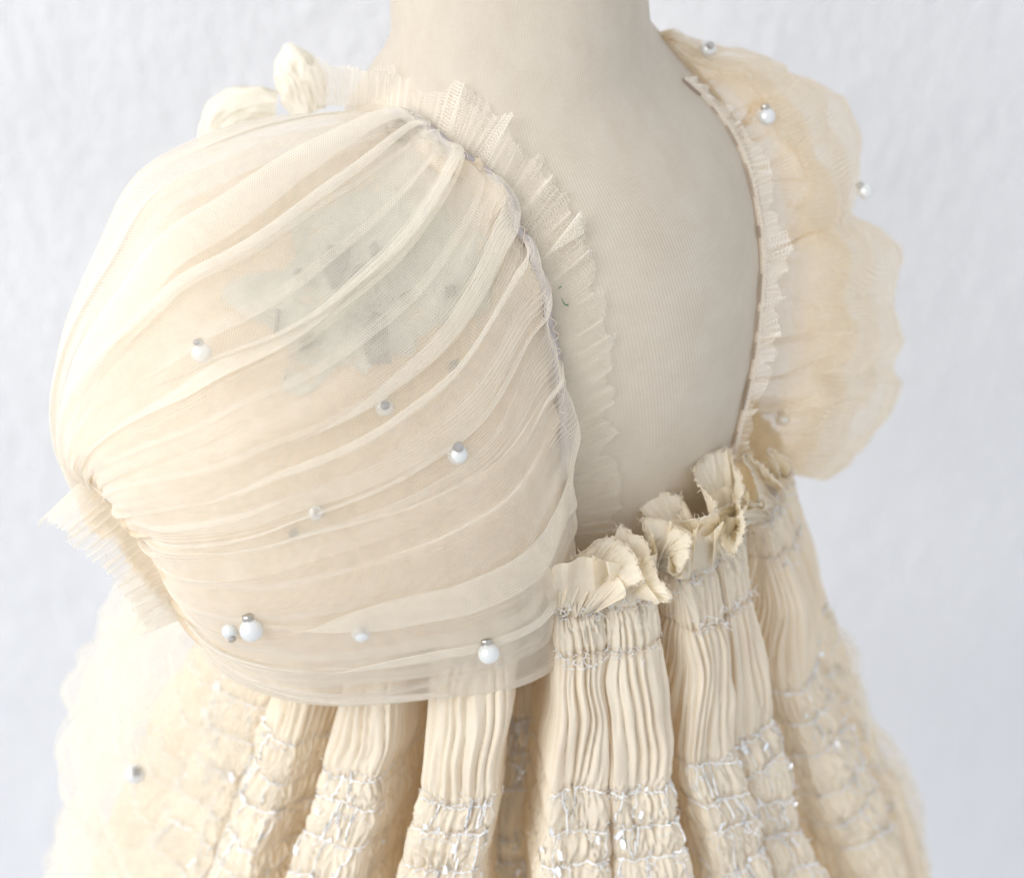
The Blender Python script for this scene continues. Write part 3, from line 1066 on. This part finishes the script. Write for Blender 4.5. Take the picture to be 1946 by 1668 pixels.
RP = RP + _n * (3.0 * np.sin(UU * 760 + 5 * rn(UU * 70, VV * 1.5)) * (0.6 + 0.5 * rn(UU * 90, VV * 3)) * (1 - 0.88 * smooth(0.6, 1, VV)))[..., None]
ruf = grid_obj('back_ruffle', RP, M['ruffle'], dress, None)
eg2 = bs + (np.roll(eg, 24, axis=0) - bs) * 0.66 + np.array([0, 6, -16.0])
ct2 = bs + (eg2 - bs) * 0.5 + np.array([0, 0, -20.0])
RP2 = bs[:, None] * (1 - w) ** 2 + 2 * ct2[:, None] * w * (1 - w) + eg2[:, None] * w ** 2
RP2[..., 2] += (7 * rn(UU * 160 + 50, VV * 2) + 8 * rn(UU * 50 + 9, VV * 3)) * VV
RP2[..., 1] += 5 * rn(UU * 110 + 70, VV * 2) * VV
grid_obj('inner_ruffle', RP2[40:], M['ruffle'], ruf, None)
ruf['label'] = 'crumpled frayed ruffle standing along the low back edge'
ed = RP[:, -1].copy()
ed[:, :2] += rr.normal(size=(nu, 2)) * 1.4
V_, F_ = tube_arrays(to_world(ed), S * (1.3 + 0.7 * np.abs(rr.normal(size=nu))), 5)
mesh_from('frayed_edge', V_, F_, M['ruffle'], ruf, smoothed=False)
parts = []
for k in range(1000):
    i = rr.integers(0, nu)
    q = ed[i]
    ln_ = rr.uniform(4, 13)
    dv = rr.normal(size=3)
    dv /= np.linalg.norm(dv)
    parts.append(tube_arrays(to_world(np.array([q, q + dv * ln_ * .5 + rr.normal(size=3) * 1.5, q + dv * ln_])), S * np.array([0.9, 0.7, 0.3]), 3))
V_, F_ = join_arrays(parts)
fz = mesh_from('edge_fuzz', V_, F_, M['cream_thread'], ruf, smoothed=False)
fz['kind'] = 'stuff'

_sb = skirt_line(888.0, np.linspace(0.02, 1.12, 26), 5.0)
_se = _sb + np.stack([np.linspace(-6, 22, 26), np.linspace(-78, -96, 26), np.linspace(-62, -15, 26)], -1)
frill('ruffle_layer', _sb, _se, 700, 22, [9, 11, 12, 11, 10, 9], 24, 18, M['ruffle'], ruf, 29, jag=0.8, wob=12, pw=0.9)

# ---- sheer tiers peeping out left and right of the skirt
OL = [(1130, 330), (1190, 255), (1255, 190), (1330, 205), (1405, 118), (1470, 140), (1525, 163), (1590, 140), (1650, 105), (1720, 85), (1800, 120)]
OR = [(1270, 1572), (1300, 1598), (1335, 1635), (1370, 1648), (1420, 1655), (1470, 1690), (1520, 1722), (1570, 1745), (1640, 1748), (1700, 1750), (1800, 1760)]


def tier(name, tab, side, seed, p0, p1, mat, off):
    nz = Noise(seed)
    hv = np.linspace(tab[0][0], tab[-1][0], 120)
    ph = np.linspace(p0, p1, 260)
    hh, pp = np.meshgrid(hv, ph, indexing='ij')
    xr, xl = slut(XR, hh), slut(XL, hh)
    cx, rx = (xr + xl) / 2, (xr - xl) / 2
    xo = slut(tab, hh + 16 * nz(pp * 5, hh / 90.0))
    rt = (xo - cx) * side
    edge = smooth(p0, p0 + 0.55, pp) if side < 0 else smooth(p0, p0 + 0.1, pp)
    endf = (1 - smooth(p1 - 0.45, p1, pp)) if side < 0 else 1.0
    r = rx + (rt - rx) * endf * 1.0 + off
    r = r + 15 * np.sin(pp * 40 + 6 * nz(pp * 6, hh / 80.0)) * (0.5 + 0.7 * nz(pp * 4, hh / 60.0)) + 16 * nz(pp * 9, hh / 50.0) + 2 * nz(pp * 30, hh / 25.0)
    Pp = np.stack([cx + r * np.sin(pp), hh + 0.545 * r * np.cos(pp), 300 + 0.65 * (hh - 870) - 0.84 * r * np.cos(pp)], -1)
    uv = np.stack([pp * 500, hh * 1.2], -1)
    return grid_obj(name, Pp, mat, dress, uv), Pp


tl_o, TLP = tier('tulle_tier', OL, -1, 71, -2.5, -0.86, M['tulle_wisp'], 0)
tl_o['label'] = 'sheer puffed tulle tier at the left side of the skirt'
t2, _ = tier('tulle_tier', OL, -1, 73, -2.4, -0.92, M['tulle_wisp'], -22)
t2['label'] = 'inner layer of the puffed tulle tier at left'
tr_o, _ = tier('tulle_tier', OR, 1, 75, 1.45, 2.5, M['tulle_wisp'], 0)
tr_o['label'] = 'sheer tulle tier edging the right side of the skirt'
tier_bvh = bvh_of(TLP, False)


# ---- bow on the front shoulder
def bow_loop(pts, rads, flat, seed):
    nz = Noise(seed)
    n, m = 90, 120
    t = np.linspace(0, 1, n)
    C = cr(np.array(pts, float), t)
    R = slut([(i / (len(rads) - 1), r) for i, r in enumerate(rads)], t)
    tan = np.gradient(C, axis=0)
    tan /= np.linalg.norm(tan, axis=1)[:, None]
    A = np.stack([-tan[:, 1], tan[:, 0], 0 * t], -1)
    A /= np.linalg.norm(A, axis=1)[:, None] + 1e-9
    a = np.linspace(0, 2 * PI, m, endpoint=False)
    tt, aa = np.meshgrid(t, a, indexing='ij')
    rr_ = R[:, None] * (1 + 0.09 * np.sin(aa * 22 + 4 * nz(aa * 2, tt * 5)) * (0.5 + 0.5 * nz(aa * 3, tt * 9)) + 0.2 * nz(aa * 2.5, tt * 5) + 0.06 * nz(aa * 14, tt * 12))
    Pp = C[:, None] + A[:, None] * (rr_ * np.cos(aa))[..., None]
    Pp[..., 2] += flat * rr_ * np.sin(aa)
    return Pp


bow = grid_obj('bow_loop', bow_loop([(592, 215, 335), (575, 165, 322), (558, 120, 318), (545, 84, 322)], [30, 42, 37, 6], 0.8, 3), M['bow'], dress, None, wrap=True)
bow['label'] = 'crinkled cream bow loop standing behind the near sleeve'
bow2 = grid_obj('bow_loop', bow_loop([(525, 205, 330), (480, 200, 325), (435, 215, 322), (408, 250, 325), (398, 300, 330)], [26, 34, 36, 30, 14], 0.7, 4), M['bow'], dress, None, wrap=True)
bow2['label'] = 'crinkled cream bow tail lying to the left of the loop'

# ---- pearls with silver pin caps
pearl_me = bpy.data.meshes.new('pearl')
import bmesh
bm = bmesh.new()
bmesh.ops.create_uvsphere(bm, u_segments=32, v_segments=20, radius=1.0)
for f in bm.faces:
    f.smooth = True
bm.to_mesh(pearl_me)
bm.free()
pearl_me.materials.append(M['pearl'])
cap_me = bpy.data.meshes.new('pin_cap')
prof = [(0.0, 0.0), (0.42, 0.0), (0.46, 0.10), (0.46, 0.36), (0.40, 0.48), (0.24, 0.52), (0.0, 0.50)]
kk = 20
cv, cf = [], []
for r0, z0 in prof:
    for j in range(kk):
        a = 2 * PI * j / kk
        q = r0 * (1 + 0.05 * (j % 2))
        cv.append((q * math.cos(a), q * math.sin(a), z0))
cap_me.from_pydata(cv, [], grid_faces(len(prof), kk, True).tolist())
cap_me.materials.append(M['silver'])

# px, py, radius, cap direction in the picture (x, y, toward camera), lift toward camera (radii), bvh
PEARLS = [
    (478, 1197, 23, (-0.25, 0.95, 0.3), 1.25, sleeve_bvh),
    (437, 1199, 16, (0.3, -0.9, 0.5), 0.6, sleeve_bvh),
    (929, 1241, 21, (-0.2, 0.95, 0.25), 1.8, sleeve_bvh),
    (869, 863, 21, (0.1, 0.6, 0.8), -0.6, sleeve_bvh),
    (730, 774, 18, (0.1, 0.2, 0.95), -1.2, sleeve_bvh),
    (383, 670, 20, (-0.2, 0.85, 0.4), -1.2, sleeve_bvh),
    (686, 1200, 20, (0.35, 0.5, 0.8), -1.5, sleeve_bvh),
    (600, 975, 14, (0.1, 0.2, 0.95), -1.6, sleeve_bvh),
    (257, 1470, 20, (0.15, 0.3, 0.95), 0.8, tier_bvh),
    (1457, 222, 17, (-0.15, 0.9, 0.3), 0.9, far_bvh),
    (1645, 364, 15, (-0.6, 0.6, 0.3), 0.5, far_bvh),
    (1487, 796, 14, (-0.2, 0.9, 0.3), -0.4, far_bvh),
    (1345, 94, 16, (0.2, 0.3, 0.9), 0.2, far_bvh),
]
PLAB = ['large pearl low on the near sleeve by the cuff', 'small pearl beside the large one near the cuff', 'pearl near the lower right hem of the near sleeve',
        'half-veiled pearl right of the sleeve centre', 'veiled pearl in the middle of the near sleeve', 'veiled pearl on the left of the near sleeve',
        'faint veiled pearl low in the middle of the near sleeve', 'faint dark pin under the tulle left of centre', 'pearl on the tulle tier at lower left',
        'bright pearl on top of the far sleeve', 'pearl on the outer edge of the far sleeve', 'dim pearl low on the far sleeve', 'pearl on the shoulder behind the neck']
CR3 = cam.rotation_euler.to_matrix()
for (x, y, r, cd_, lift, bvh), lb in zip(PEARLS, PLAB):
    d = cast(bvh, x, y)
    if d is None:
        d = {True: 260, False: 100}[bvh is far_bvh]
    p = to_world(np.array([x, y, d - lift * r]))
    o = link('pearl', pearl_me, dress)
    rad = r * S * (D + d * S) / D
    q = (CR3 @ Vector(cd_).normalized()).to_track_quat('Z', 'Y')
    o.matrix_basis = Matrix.Translation(Vector(p)) @ q.to_matrix().to_4x4() @ Matrix.Scale(rad, 4)
    o['label'] = lb
    c = link('pin_cap', cap_me, o)
    c.matrix_basis = Matrix.Translation((0, 0, 0.88))

# ---- crumpled paper inside the near sleeve, seen through the net
pn = Noise(101)
ga, gb = np.meshgrid(np.linspace(0, 1, 110), np.linspace(0, 1, 110), indexing='ij')
rad_ = ga * (1 + 0.30 * pn(np.cos(gb * 2 * PI) * 2 + 9, np.sin(gb * 2 * PI) * 2 + 9) + 0.12 * pn(np.cos(gb * 2 * PI) * 6 + 9, np.sin(gb * 2 * PI) * 6 + 9))
x = 690 + 200 * rad_ * np.cos(gb * 2 * PI) - 30 * rad_ * np.sin(gb * 2 * PI)
y = 560 + 175 * rad_ * np.sin(gb * 2 * PI)
lin_bvh = bvh_of(LP)
dd = np.zeros_like(x)
for i in range(0, 110):
    for j in range(0, 110):
        d_ = cast(lin_bvh, x[i, j], y[i, j])
        dd[i, j] = d_ if d_ is not None else -150
dd = dd - 9 + 7 * pn(x / 40, y / 40) + 8 * np.abs(pn(x / 19, y / 19))
paper = grid_obj('crumpled_paper', np.stack([x, y, dd], -1), M['paper'], None)
tag(paper, 'crumpled grey-green paper stuffing showing faintly through the near tulle sleeve', 'paper')
SCR = [[(622, 465), (668, 470), (662, 500), (645, 540), (630, 552), (620, 510)],
       [(527, 585), (535, 590), (530, 628), (521, 634)],
       [(560, 512), (574, 510), (572, 526), (563, 530)],
       [(705, 590), (735, 600), (738, 650), (745, 690), (700, 692), (690, 650)],
       [(845, 545), (865, 540), (868, 560), (850, 568)],
       [(850, 690), (872, 680), (870, 700), (855, 708)],
       [(570, 640), (600, 630), (590, 660), (565, 665)], [(700, 470), (715, 455), (722, 478), (708, 490)], [(672, 505), (690, 500), (684, 530), (668, 528)],
       [(590, 965), (612, 958), (618, 980), (600, 992)], [(548, 1010), (566, 1002), (570, 1022), (553, 1030)], [(760, 560), (782, 548), (778, 575), (764, 580)]]
for k, pl in enumerate(SCR):
    pl = np.array(pl, float)
    c = pl.mean(0)
    dv_ = [(cast(lin_bvh, *p) or -150) - 22 for p in pl]
    d_ = float(np.median(dv_))
    dv_ = [min(max(q, d_ - 8), d_ + 8) for q in dv_]
    V = [[*p, dv_[i]] for i, p in enumerate(pl)] + [[*c, d_ - 4]] + [[*p, d_ + 6] for p in pl]
    n = len(pl)
    F = [[i, (i + 1) % n, n] for i in range(n)] + [[i, (i + 1) % n, n + 1 + (i + 1) % n, n + 1 + i] for i in range(n)]
    me = bpy.data.meshes.new('dark_print_scrap')
    me.from_pydata(to_world(np.array(V)).tolist(), [], F)
    o = link('dark_print_scrap', me, paper, M['dark_scrap'])

# ---- green lint on the frill
for nm, pts, lb in (('lint_fibre', [(1067, 566), (1070, 574), (1074, 579), (1080, 580)], 'tiny green lint fibre caught on the armhole frill'),
                    ('lint_fibre', [(1061, 550), (1064, 546), (1067, 545)], 'tinier green lint speck just above the fibre on the frill'),
                    ('lint_fibre', [(1266, 1562), (1270, 1564), (1274, 1560)], 'green lint speck on the skirt edge beside the deep fold')):
    fb = bvh_of(FP, False) if pts[0][1] < 1000 else skirt_bvh
    p3 = []
    for x, y in pts:
        d_ = cast(fb, x, y)
        p3.append((x, y, (d_ if d_ is not None else -120) - 5))
    q = cr(np.array(p3), np.linspace(0, 1, 12))
    V_, F_ = tube_arrays(to_world(q), S * np.linspace(0.5, 1.4, 12), 5)
    tag(mesh_from(nm, V_, F_, M['lint'], None), lb, 'lint')
